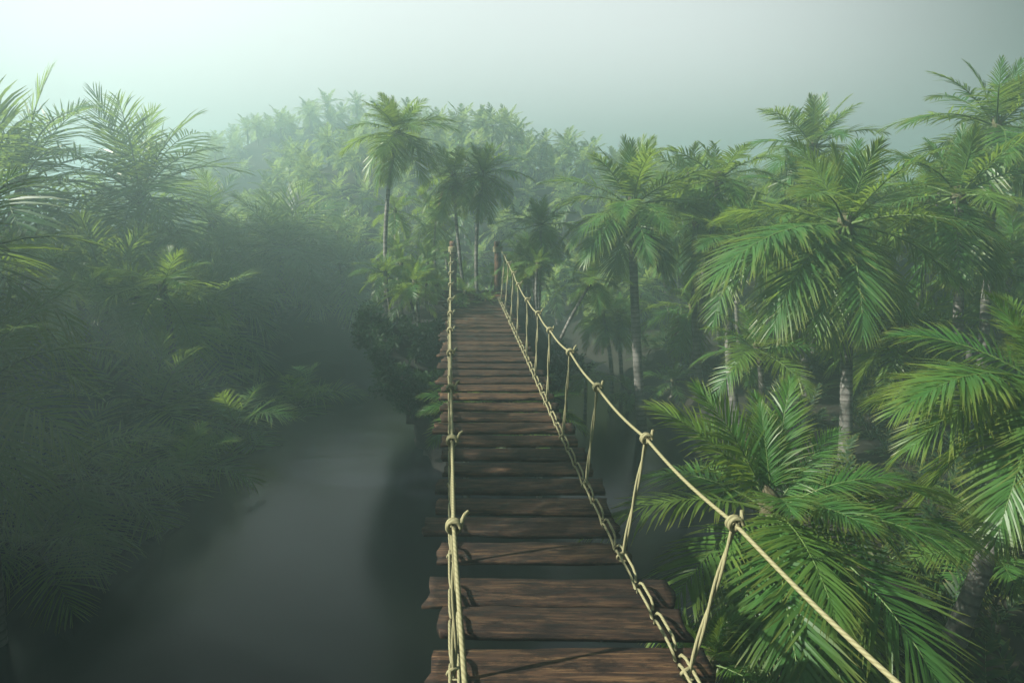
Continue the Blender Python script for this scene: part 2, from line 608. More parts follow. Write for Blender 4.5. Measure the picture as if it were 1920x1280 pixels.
def frond_geo(seed, cls, n, segs=3, lw=0.36, w=0.020, open_=1.0):
    rng = np.random.default_rng(seed)
    e0, droop = (CLS_ARCH if open_ > 1.1 else CLS)[cls]
    e0, droop = rad(e0), rad(droop)
    m = 48
    tt = np.linspace(0, 1, m + 1)
    th = e0 - droop * tt ** 1.25
    seg = np.stack([np.cos(th), np.zeros_like(th), np.sin(th)], 1)
    pts = np.concatenate([[[0, 0, 0]], np.cumsum((seg[1:] + seg[:-1]) / 2 / m, axis=0)])
    sway = rng.uniform(-0.10, 0.10)
    pts[:, 1] += sway * tt ** 2
    seg = np.gradient(pts, axis=0)
    seg /= np.linalg.norm(seg, axis=1)[:, None]
    Vs, Fs, Ms, As = [], [], [], []
    nv = 0
    spread, vee = SPREAD[cls]
    s = np.array([0, 0.28, 0.66, 1.0]) if segs == 3 else np.array([0, 0.45, 1.0])
    wid = np.array([0.45, 1.0, 0.78, 0.08]) if segs == 3 else np.array([0.5, 1.0, 0.1])
    k = len(s)
    for side in (-1, 1):
        ts = np.clip(np.linspace(0.13, 0.985, n) + rng.normal(0, 0.25 / n, n), 0.1, 0.995)
        base = np.stack([np.interp(ts, tt, pts[:, i]) for i in range(3)], 1)
        T = np.stack([np.interp(ts, tt, seg[:, i]) for i in range(3)], 1)
        T /= np.linalg.norm(T, axis=1)[:, None]
        S = np.tile(np.array([0, 1.0, 0]) * side, (n, 1))
        S -= T * np.sum(S * T, 1)[:, None]
        S /= np.linalg.norm(S, axis=1)[:, None]
        N = np.cross(T, np.array([0, 1.0, 0])) * -1
        N *= np.sign(N[:, 2:3] + 1e-6) if cls < 6 else 1
        prof = np.interp(ts, [0.1, 0.2, 0.42, 0.65, 0.85, 1], [0.55, 0.86, 1.0, 0.9, 0.62, 0.30]) * lw * (1 + rng.normal(0, 0.05, n))
        phi = np.radians(np.interp(ts, [0.1, 0.5, 1], [74, 54, 20]) * spread * open_ + rng.normal(0, 4, n))
        dl = np.radians(vee + rng.normal(0, 7, n))
        D = np.cos(phi)[:, None] * T + np.sin(phi)[:, None] * (np.cos(dl)[:, None] * S + np.sin(dl)[:, None] * N)
        W = T - D * np.sum(T * D, 1)[:, None]
        W /= np.linalg.norm(W, axis=1)[:, None] + 1e-9
        tw = rng.normal(0, 0.25, n)[:, None]
        W = W * np.cos(tw) + np.cross(D, W) * np.sin(tw)
        g = (0.16 + 0.14 * rng.random(n))[:, None, None]
        pp = base[:, None, :] + D[:, None, :] * (prof[:, None] * s)[:, :, None]
        pp = pp + np.array([0, 0, -1.0]) * g * (prof[:, None] * s ** 2)[:, :, None]
        ww = (w * (0.8 + 0.4 * rng.random(n)))[:, None] * wid * np.interp(ts, [0.1, 0.5, 1], [0.9, 1, 0.6])[:, None]
        A = pp + W[:, None, :] * ww[:, :, None] / 2
        B = pp - W[:, None, :] * ww[:, :, None] / 2
        Vl = np.stack([A, B], 2).reshape(-1, 3)          # n,k,2
        idx = nv + np.arange(n * k * 2).reshape(n, k, 2)
        q = np.stack([idx[:, :-1, 0], idx[:, :-1, 1], idx[:, 1:, 1], idx[:, 1:, 0]], -1).reshape(-1, 4)
        Vs.append(Vl)
        Fs.append(q)
        Ms.append(np.zeros(len(q), int))
        As.append(np.repeat(np.tile(s, n), 2))
        nv += len(Vl)
    # stalk
    mb = MB()
    st = pts[::8] if segs == 3 else pts[::16]
    rr = np.interp(np.linspace(0, 1, len(st)), [0, 0.12, 1], [0.016, 0.009, 0.0018])
    mb.tube(st, rr, 4 if segs == 3 else 4, cap=False)
    Vs.append(mb.V[0])
    Fs.append(mb.F[0] + nv)
    Ms.append(np.ones(len(mb.F[0]), int))
    As.append(np.zeros(len(mb.V[0])))
    return np.concatenate(Vs), np.concatenate(Fs), np.concatenate(Ms), np.concatenate(As)


FROND = {}


def frond_mesh(lod, cls, var, dead=False):
    key = (lod, cls, var, dead)
    if key not in FROND:
        n, segs, lw, w = {0: (54, 3, 0.36, 0.0160), 1: (42, 3, 0.33, 0.0195), 2: (26, 2, 0.34, 0.034), 3: (29, 3, 0.47, 0.0185)}[lod]
        V, F, Mi, A = frond_geo(1000 * lod + 17 * cls + 5 * var + 1, cls, n, segs, lw * (0.8 if dead else 1), w, 1.2 if lod == 3 else 1.0)
        FROND[key] = mesh("dead_frond" if dead else "frond", V, F,
                          [M_LEAF_DEAD, M_RACHIS_DEAD] if dead else [M_LEAF, M_RACHIS], Mi, attr=A)
    return FROND[key]


def bez(a, b, c, n):
    t = np.linspace(0, 1, n)[:, None]
    return a * (1 - t) ** 2 + 2 * b * t * (1 - t) + c * t * t


def trunk_mesh(base, crown, r0, rng, bend=None, k=9):
    """from the base (local origin) up to the crown, ringed, with a fibrous heart on top"""
    c = np.asarray(crown) - np.asarray(base)
    L = np.linalg.norm(c)
    if bend is None:
        bend = (rng.uniform(-0.12, 0.12), rng.uniform(-0.1, 0.1))
    mid = np.array([c[0] * 0.35 + bend[0] * L, c[1] * 0.35 + bend[1] * L, c[2] * 0.55])
    n = max(8, int(L / 0.075))
    pts = bez(np.zeros(3), mid, c, n)
    t = np.linspace(0, 1, n)
    r = r0 * np.interp(t, [0, 0.06, 0.2, 1], [1.5, 1.2, 1.0, 0.78])
    r = r * (1 + 0.05 * (np.arange(n) % 2))
    mb = MB()
    mb.tube(pts, r, k, 0)
    # heart
    d = c - pts[-3]
    d /= np.linalg.norm(d)
    hp = np.array([c + d * q * r0 for q in (-2.6, -1.6, 0.0, 1.0, 1.9, 2.6)])
    mb.tube(hp, np.array([0.80, 1.1, 1.35, 1.15, 0.6, 0.1]) * r0, k, 1)
    return mb.mesh("trunk", [M_TRUNK, M_FIBRE], smooth=True)


def palm(label, crown, base_xy=None, L=2.0, N=22, r0=0.11, lod=1, seed=0, lo=0, hi=7, group=None, base_z=None,
         dead=0, bend=None, name='palm_tree', tilt=(0, 0), extra=(), sink=0.15, young=(0.6, 0.66, 0.8, 0.95)):
    rng = np.random.default_rng(seed + 991)
    crown = np.asarray(crown, float)
    bx, by = (crown[0], crown[1]) if base_xy is None else (base_xy[0], base_xy[1])
    bz = (gz(bx, by) - sink) if base_z is None else base_z
    base = np.array([bx, by, bz])
    root = empty(name, base)
    tag(root, label, 'palm tree', group)
    link('trunk', trunk_mesh(base, crown, r0, rng, bend), root)
    rel = Vector(crown - base)
    tl = Matrix.Rotation(tilt[0], 4, 'X') @ Matrix.Rotation(tilt[1], 4, 'Y')
    specs = []
    for k in range(N):
        a = k / max(1, N - 1)
        cf = lo + (hi + 0.98 - lo) * a ** 0.92 - 0.0
        cls = int(min(hi, max(lo, math.floor(cf))))
        specs.append((k * 137.508 + rng.uniform(-14, 14), cls, 1.0, False))
    for e in extra:                                     # (azimuth, class, scale)
        specs.append((e[0], e[1], e[2], False))
    for k in range(dead):
        specs.append((rng.uniform(0, 360), 7, 0.75, True))
    off0 = rng.uniform(0, 360)
    for i, (az, cls, sc, dd) in enumerate(specs):
        if i < N:
            az += off0
        o = link('dead_frond' if dd else 'frond', frond_mesh(lod, cls, int(rng.integers(0, 3)), dd), root)
        if dd:
            o['label'] = 'brown dead frond hanging below the crown'
        s = L * sc * rng.uniform(0.88, 1.1) * (young[cls] if cls < 4 else 1)
        M = (Matrix.Translation(rel) @ tl @ Matrix.Rotation(rad(az), 4, 'Z')
             @ Matrix.Translation((0.7 * r0, 0, 0.6 * r0 * (1 - cls / 4))) @ Matrix.Rotation(rad(rng.uniform(-7, 7)), 4, 'Y')
             @ Matrix.Rotation(rad(rng.uniform(-16, 16)), 4, 'X') @ Matrix.Diagonal((s, s, s, 1)))
        o.matrix_local = M
    return root


def pxy(px, d, py=700):
    p = P(px, py, d)
    return (p[0], p[1])


# ------------------------------------------------------------------ the rope bridge
DD = [0.0, 2.0, 3.0, 4.5, 6.2, 7.84, 9.6, 11.2, 13.86, 18.4, 22.5]
DROP = [2.9, 2.97, 3.0, 3.07, 3.18, 3.21, 3.2, 3.17, 3.08, 2.98, 2.94]


def deck(Y):
    """centre line of the deck at distance Y in front of the camera foot"""
    d = Y                                   # depth along axis ~ Y*cp + drop*sp
    for _ in range(4):
        d = Y * cp + np.interp(d, DD, DROP) * sp
    x = 0.39 - (d - 4.5) * 0.0942
    return np.array([x, Y, CAMZ - np.interp(d, DD, DROP)])


def d2y(d):
    return (d - np.interp(d, DD, DROP) * sp) / cp


bridge = empty('rope_bridge', (0.0, d2y(21.7), 3.9))
tag(bridge, 'narrow rope bridge of worn brown planks with straw coloured rope handrails over dark water', 'rope bridge')
B0 = Vector(bridge.location)
rng = np.random.default_rng(3)


def bpart(name, me, world_loc=None):
    o = link(name, me, bridge)
    o.location = (Vector(world_loc) - B0) if world_loc is not None else -B0
    return o


def plank_mesh(w, dpt, th, seed):
    r = np.random.default_rng(seed)
    xs = np.linspace(-w / 2, w / 2, 31)
    ys = np.linspace(-dpt / 2, dpt / 2, 5)
    top, bot = [], []
    n1 = fbm(xs * 2.3 + seed, seed * 0.7, 0, 4) * 0.016
    n2 = fbm(xs * 2.3 + seed, seed * 0.7 + 9, 0, 4) * 0.016
    warp = r.uniform(-0.012, 0.012)
    for i, x in enumerate(xs):
        for j, y in enumerate(ys):
            yy = y + (n1[i] if j == 4 else 0) + (n2[i] if j == 0 else 0)
            xx = x + (0.045 * float(vnoise(y * 14, seed * 1.7)) if i in (0, 30) else 0)
            rnd = 0.004 if j in (0, 4) else 0
            z = th / 2 - rnd + 0.004 * float(vnoise(x * 3, y * 9, seed)) + warp * (x / w * 2) * (y / dpt * 2)
            top.append((xx, yy, z))
            bot.append((xx, yy, -th / 2))
    V = np.array(top + bot)
    n = len(top)
    F = []
    for i in range(30):
        for j in range(4):
            a, b, c, d = i * 5 + j, (i + 1) * 5 + j, (i + 1) * 5 + j + 1, i * 5 + j + 1
            F.append((a, b, c, d))
            F.append((n + d, n + c, n + b, n + a))
    for i in range(30):
        for j in (0, 4):
            a, b = i * 5 + j, (i + 1) * 5 + j
            F.append((a, n + a, n + b, b) if j == 0 else (a, b, n + b, n + a))
    for j in range(4):
        for i in (0, 30):
            a, b = i * 5 + j, i * 5 + j + 1
            F.append((a, b, n + b, n + a) if i == 0 else (a, n + a, n + b, b))
    return mesh("plank", V, np.array(F), M_PLANK)


WCH = 1.54                                   # spacing of the two deck ropes
plank_d = [4.66, 5.2, 5.66, 6.4, 6.92, 7.4]
lefts = [0.16, 0.09, 0.21, 0.12, 0.27, 0.17]
d = 7.95
while d < 21.5:
    plank_d.append(d)
    d += 0.50 if d < 11 else 0.47
d = 4.12
pre = []
while d > 0.2:
    pre.append(d)
    d -= 0.52
plank_d = pre[::-1] + plank_d
py_list = []
for i, d in enumerate(plank_d):
    Y = d2y(d)
    c = deck(Y)
    ov_l = lefts[plank_d[i:i + 1] == [d] and (i - len(pre))] if 0 <= i - len(pre) < len(lefts) else rng.uniform(0.06, 0.26)
    ov_r = rng.uniform(0.12, 0.28)
    w = WCH + ov_l + ov_r
    me = plank_mesh(w, rng.uniform(0.33, 0.40), 0.048, i + 1)
    o = bpart('plank', me, (c[0] + (ov_r - ov_l) / 2, Y, c[2] - 0.035 + rng.uniform(-0.008, 0.008)))
    o.rotation_euler = (rng.uniform(-0.03, 0.03), rng.uniform(-0.008, 0.008), rad(-0.6) + rng.uniform(-0.012, 0.012))
    py_list.append(Y)

# deck ropes : a stitched double line, one loop per plank gap
for side in (-1, 1):
    for i in range(len(py_list) - 1):
        mb = MB()
        a, b = py_list[i], py_list[i + 1]
        for q, (off, sh) in enumerate(((-0.028, 0.0), (0.030, 0.11))):
            s = np.linspace(0, 1, 9)
            pts = []
            for t in s:
                Y = a + (b - a) * t + sh
                c = deck(Y)
                bow = math.sin(math.pi * t)
                pts.append((c[0] + side * WCH / 2 + off * (0.35 + 0.65 * min(1, 2.2 * bow)), Y,
                            c[2] + 0.004 + 0.052 * min(1.0, 1.6 * bow) - (0.05 if t in (0.0, 1.0) else 0)))
            mb.tube(pts, 0.012, 7)
        bpart('rope_loop', mb.mesh('rope_loop', M_ROPE, smooth=True))

# hand ropes
hang_d = [0.9, 2.45, 4.5, 6.2, 7.84, 9.4, 10.9, 12.35, 13.7, 15.55, 17.2, 18.9, 20.4]
RR = [(0.0, 2.30, 2.0), (1.3, 2.02, 2.03), (3.0, 1.73, 2.07), (4.5, 1.466, 2.07), (6.2, 1.22, 2.10), (7.84, 0.98, 2.08), (9.4, 0.80, 2.02),
      (10.9, 0.605, 2.0), (12.35, 0.475, 1.97), (13.7, 0.31, 1.92), (15.55, 0.146, 1.84), (17.5, 0.02, 1.74), (19.5, -0.14, 1.63), (21.7, -0.34, 1.48)]
LL = [(0.0, 0.07, 2.0), (1.3, -0.05, 2.03), (3.0, -0.205, 2.07), (4.5, -0.383, 2.09), (6.2, -0.543, 2.12), (7.84, -0.70, 2.09), (9.4, -0.845, 2.03),
      (10.9, -0.985, 2.0), (12.35, -1.11, 1.97), (13.7, -1.235, 1.92), (15.55, -1.40, 1.84), (17.5, -1.575, 1.74), (19.5, -1.755, 1.63), (21.7, -1.95, 1.48)]


def rail_pt(tab, d):
    ds = [t[0] for t in tab]
    x = np.interp(d, ds, [t[1] for t in tab])
    dr = np.interp(d, ds, [t[2] for t in tab])
    return np.array([x, (d - dr * sp) / cp, CAMZ - dr])


def rail_sag(tab, d):
    p = rail_pt(tab, d)
    for a, b in zip(hang_d, hang_d[1:] + [21.7]):
        if a <= d <= b:
            p[2] -= 0.04 * math.sin(math.pi * (d - a) / (b - a))
    return p


for side, tab in ((-1, LL), (1, RR)):
    mb = MB()
    mb.tube([rail_sag(tab, q) for q in np.arange(0.0, 21.75, 0.2)], 0.0138, 10)
    bpart('hand_rope', mb.mesh('hand_rope', M_ROPE, smooth=True))
    for q in hang_d:
        p = rail_pt(tab, q)
        cd = deck(d2y(q))
        foot = np.array([cd[0] + side * WCH / 2, cd[1], cd[2] + 0.02])
        mb = MB()
        for off in (-0.011, 0.011):
            s = np.linspace(0, 1, 14)
            pts = []
            for t in s:
                tw = 2.5 * math.pi * t + (0 if off > 0 else math.pi)
                b = p + (foot - p) * t
                pts.append(b + 0.011 * np.array([math.cos(tw), math.sin(tw), 0]) + np.array([0, 0, -0.02 * (1 - t)]))
            mb.tube(pts, 0.0115, 7)
        # foot hitch round the deck rope
        a = np.linspace(0, 2 * math.pi, 13)
        mb.tube([foot + np.array([0.045 * math.cos(x), 0.012 * math.sin(2 * x), 0.012 + 0.04 * math.sin(x)]) for x in a], 0.013, 6)
        h = bpart('hanger', mb.mesh('hanger', M_ROPE, smooth=True))
        # hitch on the hand rope : two turns and a short tail
        mb = MB()
        t1 = rail_pt(tab, q + 0.3) - rail_pt(tab, q - 0.3)
        t1 /= np.linalg.norm(t1)
        up = np.array([0, 0, 1.0])
        nn = np.cross(t1, up)
        nn /= np.linalg.norm(nn)
        bb = np.cross(nn, t1)
        a = np.linspace(0, 2 * math.pi * 2.0, 34)
        mb.tube([p + 0.043 * (math.cos(x) * nn + math.sin(x) * bb) + t1 * (-0.035 + 0.07 * x / (4 * math.pi)) for x in a], 0.0155, 7)
        sg = rng.uniform(-0.5, 0.5)
        mb.tube([p + 0.04 * nn - 0.03 * t1, p + 0.055 * nn + bb * 0.035 + t1 * 0.01, p + 0.075 * nn + bb * 0.055 + t1 * 0.05,
                 p + (0.09 + 0.03 * sg) * nn + bb * (0.05 + 0.05 * sg) + t1 * (0.06 + 0.05 * sg)], 0.0145, 7)
        mb.tube([p - 0.03 * bb + 0.03 * t1, p + 0.045 * bb, p + 0.01 * bb - 0.048 * t1, p - 0.05 * bb - 0.01 * t1], 0.0145, 7)
        kn = link('knot', mb.mesh('knot', M_ROPE, smooth=True), h)

# end posts and threshold beams
for (px, tab) in ((849, LL), (933, RR)):
    top = P(px, 452, 21.95)
    zb = CAMZ - 3.9
    mb = MB()
    n = 16
    zz = np.linspace(zb, top[2], n)
    mb.tube([(top[0] + 0.012 * math.sin(i * 0.7), top[1] + 0.01 * math.cos(i), z) for i, z in enumerate(zz)],
            0.115 * (1 + 0.05 * np.sin(np.arange(n) * 1.3)) * np.where(np.arange(n) == n - 1, 0.8, 1), 10)
    o = bpart('post', mb.mesh('post', M_POST, smooth=True, uv=False))
    mb = MB()
    a = np.linspace(0, 2 * math.pi * 5, 90)
    zw = rail_pt(tab, 21.7)[2]
    mb.tube([(top[0] + 0.135 * math.cos(x), top[1] + 0.135 * math.sin(x), zw - 0.09 + 0.035 * x / (2 * math.pi)) for x in a], 0.02, 7)
    mb.tube([rail_pt(tab, 21.7), np.array([top[0] + (0.1 if px > 900 else -0.1), top[1] - 0.07, zw])], 0.021, 8)
    link('rope_binding', mb.mesh('rope_binding', M_ROPE, smooth=True), o)
for dd_, zo in ((21.75, -0.02), (22.15, 0.05)):
    c = deck(d2y(dd_))
    mb = MB()
    mb.tube([(c[0] - 1.15 + 2.3 * t, c[1] + 0.02 * math.sin(7 * t), c[2] + zo) for t in np.linspace(0, 1, 10)], 0.10, 10)
    bpart('cross_beam', mb.mesh('cross_beam', M_POST, smooth=True, uv=False))

# ------------------------------------------------------------------ the rocky islet at the far end
ISL_C = np.array([-1.15, 22.9])


def islet_radius(a, z):
    """horizontal outline in direction a at height z"""
    rx_l = np.interp(z, [-1.6, 0, 1.0, 2.0, 3.0, 3.6, 4.0], [1.4, 1.6, 2.0, 2.65, 3.0, 3.25, 3.0])
    rx_r = np.interp(z, [-1.6, 0, 1.5, 2.5, 3.4, 4.0], [3.1, 3.0, 2.8, 2.5, 2.0, 1.6])
    ry_f = np.interp(z, [-1.6, 0, 1.5, 2.5, 3.4, 4.0], [5.6, 5.5, 5.4, 5.3, 5.1, 4.8])
    ry_b = np.interp(z, [-1.6, 0, 1.5, 2.5, 3.4, 4.0], [5.2, 5.2, 5.0, 4.8, 4.5, 4.2])
    ca, sa = np.cos(a), np.sin(a)
    rx = np.where(ca < 0, rx_l, rx_r)
    ry = np.where(sa < 0, ry_f, ry_b)
    return 1.0 / np.power(np.abs(ca / rx) ** 3.4 + np.abs(sa / ry) ** 3.4, 1 / 3.4)


na = 96
zs = np.linspace(-1.6, 3.8, 40)
V = []
for z in zs:
    a = np.linspace(0, 2 * math.pi, na, endpoint=False)
    r = islet_radius(a, np.full(na, z))
    x, y = ISL_C[0] + r * np.cos(a), ISL_C[1] + r * np.sin(a)
    nzv = fbm(x * 0.7, y * 0.7, z * 0.9, 5)
    rr = r + 0.34 * nzv - 0.30 * np.abs(fbm(x * 1.6, y * 1.6, z * 3.0, 4)) + 0.12 * np.sign(fbm(x * 0.9, y * 0.9, z * 2.4, 2))
    V += list(np.stack([ISL_C[0] + rr * np.cos(a), ISL_C[1] + rr * np.sin(a), z + 0.12 * fbm(x, y, z + 8, 3)], 1))
nr = len(zs)
for q in range(1, 9):                        # rounded top cap
    f = 1 - q / 8.0 * 0.985
    a = np.linspace(0, 2 * math.pi, na, endpoint=False)
    r = islet_radius(a, np.full(na, 3.9)) * f
    x, y = ISL_C[0] + r * np.cos(a), ISL_C[1] + r * np.sin(a)
    V += list(np.stack([x, y, 3.85 + 0.16 * (1 - f) + 0.08 * fbm(x, y, 2.0, 3)], 1))
nr += 8
F = []
for i in range(nr - 1):
    for j in range(na):
        j2 = (j + 1) % na
        F.append((i * na + j, i * na + j2, (i + 1) * na + j2, (i + 1) * na + j))
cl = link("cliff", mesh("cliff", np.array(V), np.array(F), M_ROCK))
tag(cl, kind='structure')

# ------------------------------------------------------------------ shrubs
def shrub_mesh(seed, n=420, r=0.55, leaf=0.17):
    rng = np.random.default_rng(seed)
    stems = []
    mb = MB()
    for k in range(9):
        a = rng.uniform(0, 6.28)
        e = rng.uniform(0.35, 1.4)
        dv = np.array([math.cos(a) * math.cos(e), math.sin(a) * math.cos(e), math.sin(e)]) * r * rng.uniform(0.7, 1.25)
        pts = bez(np.zeros(3), dv * 0.5 + np.array([0, 0, 0.15 * r]), dv + np.array([0, 0, -0.1 * r]), 6)
        mb.tube(pts, np.linspace(0.014, 0.004, 6), 4, 1, cap=False)
        stems.append(pts)
    V, F = [], []
    for i in range(n):
        st = stems[rng.integers(0, len(stems))]
        t = rng.uniform(0.25, 1.0)
        p = np.array([np.interp(t, np.linspace(0, 1, 6), st[:, q]) for q in range(3)]) + rng.normal(0, 0.13 * r, 3)
        out = p / (np.linalg.norm(p) + 1e-6) + rng.normal(0, 0.6, 3)
        out[2] -= 0.15
        out /= np.linalg.norm(out)
        wv = np.cross(out, rng.normal(0, 1, 3))
        wv /= np.linalg.norm(wv) + 1e-9
        l = leaf * rng.uniform(0.6, 1.3)
        b = len(V)
        V += [p, p + out * l * 0.5 + wv * l * 0.2, p + out * l - np.array([0, 0, l * 0.15]), p + out * l * 0.5 - wv * l * 0.2]
        F.append((b, b + 1, b + 2, b + 3))
    return V, F, mb


SHRUB = []
for q in range(4):
    V, F, mb = shrub_mesh(60 + q)
    sm = mb.mesh("stems", [M_MOSS, M_MOSS], uv=False)
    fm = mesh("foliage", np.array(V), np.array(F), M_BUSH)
    SHRUB.append((fm, sm))


def shrub(label, loc, s, var, rz=0.0, group=None):
    r = empty('shrub', loc)
    r.scale = (s, s, s)
    r.rotation_euler = (0, 0, rz)
    tag(r, label, 'shrub', group)
    link('foliage', SHRUB[var % 4][0], r)
    link('stems', SHRUB[var % 4][1], r)
    return r


rs = np.random.default_rng(12)
sh_spots = [
    ('dark leafy shrub spilling over the upper left corner of the cliff', (705, 655), 19.6, 1.0),
    ('bright green shrub on the cliff top beside the leaning palm trunks', (745, 628), 19.8, 1.0),
    ('small shrub wedged between palm trunks and the left end of the bridge', (805, 640), 19.0, 0.85),
]
for i, (lb, (px, py), d, s) in enumerate(sh_spots):
    shrub(lb, P(px, py, d), s, i, i * 1.7)
for i in range(95):                          # the many small ones hanging on the cliff face
    z = rs.uniform(1.5, 3.7) if i > 20 else rs.uniform(3.2, 3.8)
    a = rad(rs.uniform(150, 268))
    r = float(islet_radius(np.array(a), np.array(z))) + 0.2
    shrub('small dark shrub clinging to the shaded face of the cliff', (ISL_C[0] + r * math.cos(a), ISL_C[1] + r * math.sin(a), z),
          rs.uniform(0.55, 0.95), i, rs.uniform(0, 6), 'shrubs on the cliff face')
for i in range(5):
    shrub('dark shrub on the right flank of the islet beside the leaning palm', P(rs.uniform(1035, 1085), rs.uniform(650, 740), 20 + rs.uniform(-0.5, 0.8)),
          rs.uniform(0.6, 0.9), i + 1, rs.uniform(0, 6), 'shrubs on the right flank of the islet')

# ------------------------------------------------------------------ palms of the islet
IZ = 3.75


def ipalm(label, cpx, cpy, d, bpx, db, L, **kw):
    b = pxy(bpx, db, 590)
    kw.setdefault('base_z', IZ - 0.1)
    return palm(label, P(cpx, cpy, d), b, L, **kw)


ipalm('tall palm with a shaggy drooping crown standing left of the bridge posts', 745, 248, 20.0, 728, 19.8, 1.75, N=30, r0=0.064, seed=1, dead=0, bend=(-0.06, 0))
ipalm('slim palm with upright spear, touching the darker crown to its right above the bridge end', 850, 328, 21.5, 876, 21.6, 1.45, N=20, r0=0.054, seed=2, dead=2, bend=(-0.04, 0))
ipalm('palm with a dense dark crown directly above the gap between the bridge posts', 905, 326, 21.0, 897, 21.0, 1.5, N=30, r0=0.057, seed=3, bend=(-0.05, 0))
ipalm('small palm tucked behind the trunk of the tall palm', 741, 395, 22.5, 765, 22.3, 1.05, N=14, r0=0.045, seed=4, lo=1)
ipalm('yellow green palm half hidden behind the slim palm', 818, 400, 23.5, 826, 23.5, 1.5, N=18, r0=0.048, seed=5, lo=1)
ipalm('dark spiky palm just right of the right bridge post', 1014, 422, 21.9, 1007, 22.1, 1.4, N=26, r0=0.054, seed=6, base_z=2.6, bend=(0.02, 0))
ipalm('palm with drooping fronds below and behind the dark spiky palm', 988, 470, 24.5, 980, 24.5, 1.25, N=18, r0=0.048, seed=7, lo=1)
ipalm('palm leaning far right over the water from the islet', 1112, 525, 20.5, 1022, 19.8, 1.15, N=20, r0=0.054, seed=8, base_z=2.0, bend=(0.0, 0))
for i, (lb, cx, cy_, d, bx, L, hi) in enumerate([
        ('low palm at the cliff edge under the tall palm trunk', 722, 512, 19.4, 738, 0.95, 6),
        ('low palm with a leaning stem in front of the tall palm trunk', 765, 548, 19.2, 785, 0.95, 6),
        ('low palm between the tall palm and the left bridge post', 800, 492, 21.8, 794, 1.1, 6),
        ('low palm whose stem leans right towards the left bridge post', 818, 535, 22.2, 800, 0.85, 6),
        ('lower fan of fronds hanging beside the tall palm trunk', 745, 470, 21.2, 752, 0.9, 5),
        ('little palm right behind the left bridge post', 868, 515, 24.0, 866, 0.9, 6),
        ('little palm right behind the right bridge post', 958, 500, 24.2, 956, 0.95, 6)]):
    ipalm(lb, cx, cy_, d, bx, d + 0.1, L, N=15, r0=0.045, seed=20 + i, hi=hi, base_z=IZ - 0.2)
ip = np.random.default_rng(41)
for i in range(16):
    a = rad(ip.uniform(0, 360))
    q = math.sqrt(ip.uniform(0.1, 0.9))
    r = float(islet_radius(np.array(a), np.array(3.6))) * q
    x, y = ISL_C[0] + r * math.cos(a), ISL_C[1] + r * math.sin(a)
    dk = deck(min(y, 22.0))
    if y < 23.2 and abs(x - dk[0]) < 1.5:
        x = dk[0] + math.copysign(1.5 + ip.uniform(0, 0.5), x - dk[0])
    palm('low bushy palm crowded among the others on top of the islet', (x + ip.uniform(-0.2, 0.2), y, 3.9 + ip.uniform(0.4, 1.7)), (x, y), ip.uniform(0.75, 1.0), 14, 0.05,
         seed=800 + i, base_z=3.4, hi=6, group='low palms on top of the islet')
palm('broad frond clump growing over the far end of the bridge deck', P(912, 566, 21.0), None, 0.75, 11, 0.06, seed=31, base_z=3.9, lo=1, hi=6)
palm('bright low frond clump behind the far end of the deck', P(872, 548, 20.2), None, 0.8, 10, 0.05, seed=32, base_z=3.8, lo=1, hi=6)
palm('lit fronds of a low palm under the left half of the planks', P(880, 765, 15.2), None, 1.2, 13, 0.07, seed=33, lo=2, hi=5, base_z=-1.5)
palm('lit fronds of a low palm under the right half of the planks', P(1000, 765, 15.4), None, 1.3, 13, 0.07, seed=34, lo=2, hi=5, base_z=-1.5)

# ------------------------------------------------------------------ palms of the right bank
palm('big star shaped palm with broad bright green fronds beside the hand rope in the foreground', P(1448, 955, 8.0), pxy(1475, 8.3, 1100), 2.2, 0, 0.12, lod=0,
     seed=41, young=(1, 1, 1, 1), extra=(
         (125, 1, 0.72), (92, 1, 0.66), (62, 1, 0.70), (150, 2, 0.74), (108, 2, 0.70), (28, 2, 0.52), (75, 0, 0.5),
         (181, 4, 1.08), (208, 5, 0.85), (8, 4, 0.98), (-14, 4, 1.12), (20, 4, 0.8), (40, 4, 0.9),
         (271, 5, 1.05), (252, 5, 1.0), (291, 5, 1.0), (236, 5, 0.9), (244, 6, 0.9), (264, 7, 1.0), (300, 6, 0.9), (280, 6, 1.0), (262, 4, 0.9),
         (110, 4, 0.9), (140, 4, 0.85), (255, 3, 0.6), (288, 3, 0.62), (318, 4, 0.85), (345, 3, 0.6)))
palm('palm at the right frame edge reaching long fronds left into the picture', P(1965, 725, 9.2), pxy(1790, 9.6, 1160), 2.4, 20, 0.13, lod=0, seed=42, lo=1, young=(0.5, 0.6, 0.7, 0.9),
     extra=((200, 4, 1.0), (225, 6, 1.0), (190, 5, 1.0)), bend=(0.05, 0))
palm('large sunlit palm with yellow green skirt and pale straight trunk', P(1585, 420, 16.0), pxy(1580, 16.2, 930), 3.2, 20, 0.14, lod=0, seed=43,
     extra=((215, 6, 1.0), (240, 6, 1.0), (262, 7, 0.9), (200, 5, 1.1)), bend=(0.0, 0.02))
palm('tall palm standing alone at the water edge right of the bridge', P(1185, 385, 21.0), pxy(1208, 21.5, 790), 2.55, 30, 0.15, lod=1, seed=44, dead=2, bend=(-0.03, 0), young=(0.75, 0.8, 0.9, 1),
     extra=((200, 6, 1.0), (230, 6, 1.0), (170, 5, 1.0)), base_z=-0.4)
palm('palm with a starry crown rising above the others against the grey sky', P(1525, 275, 25.0), pxy(1518, 25, 600), 2.8, 26, 0.13, lod=1, seed=45)
palm('highest palm at the upper right corner against the dark sky', P(1868, 235, 20.0), pxy(1860, 20, 600), 3.0, 26, 0.14, lod=1, seed=46)
palm('palm with long hanging fronds under the highest palm', P(1797, 365, 17.5), pxy(1800, 17.5, 700), 2.7, 25, 0.13, lod=1, seed=47)
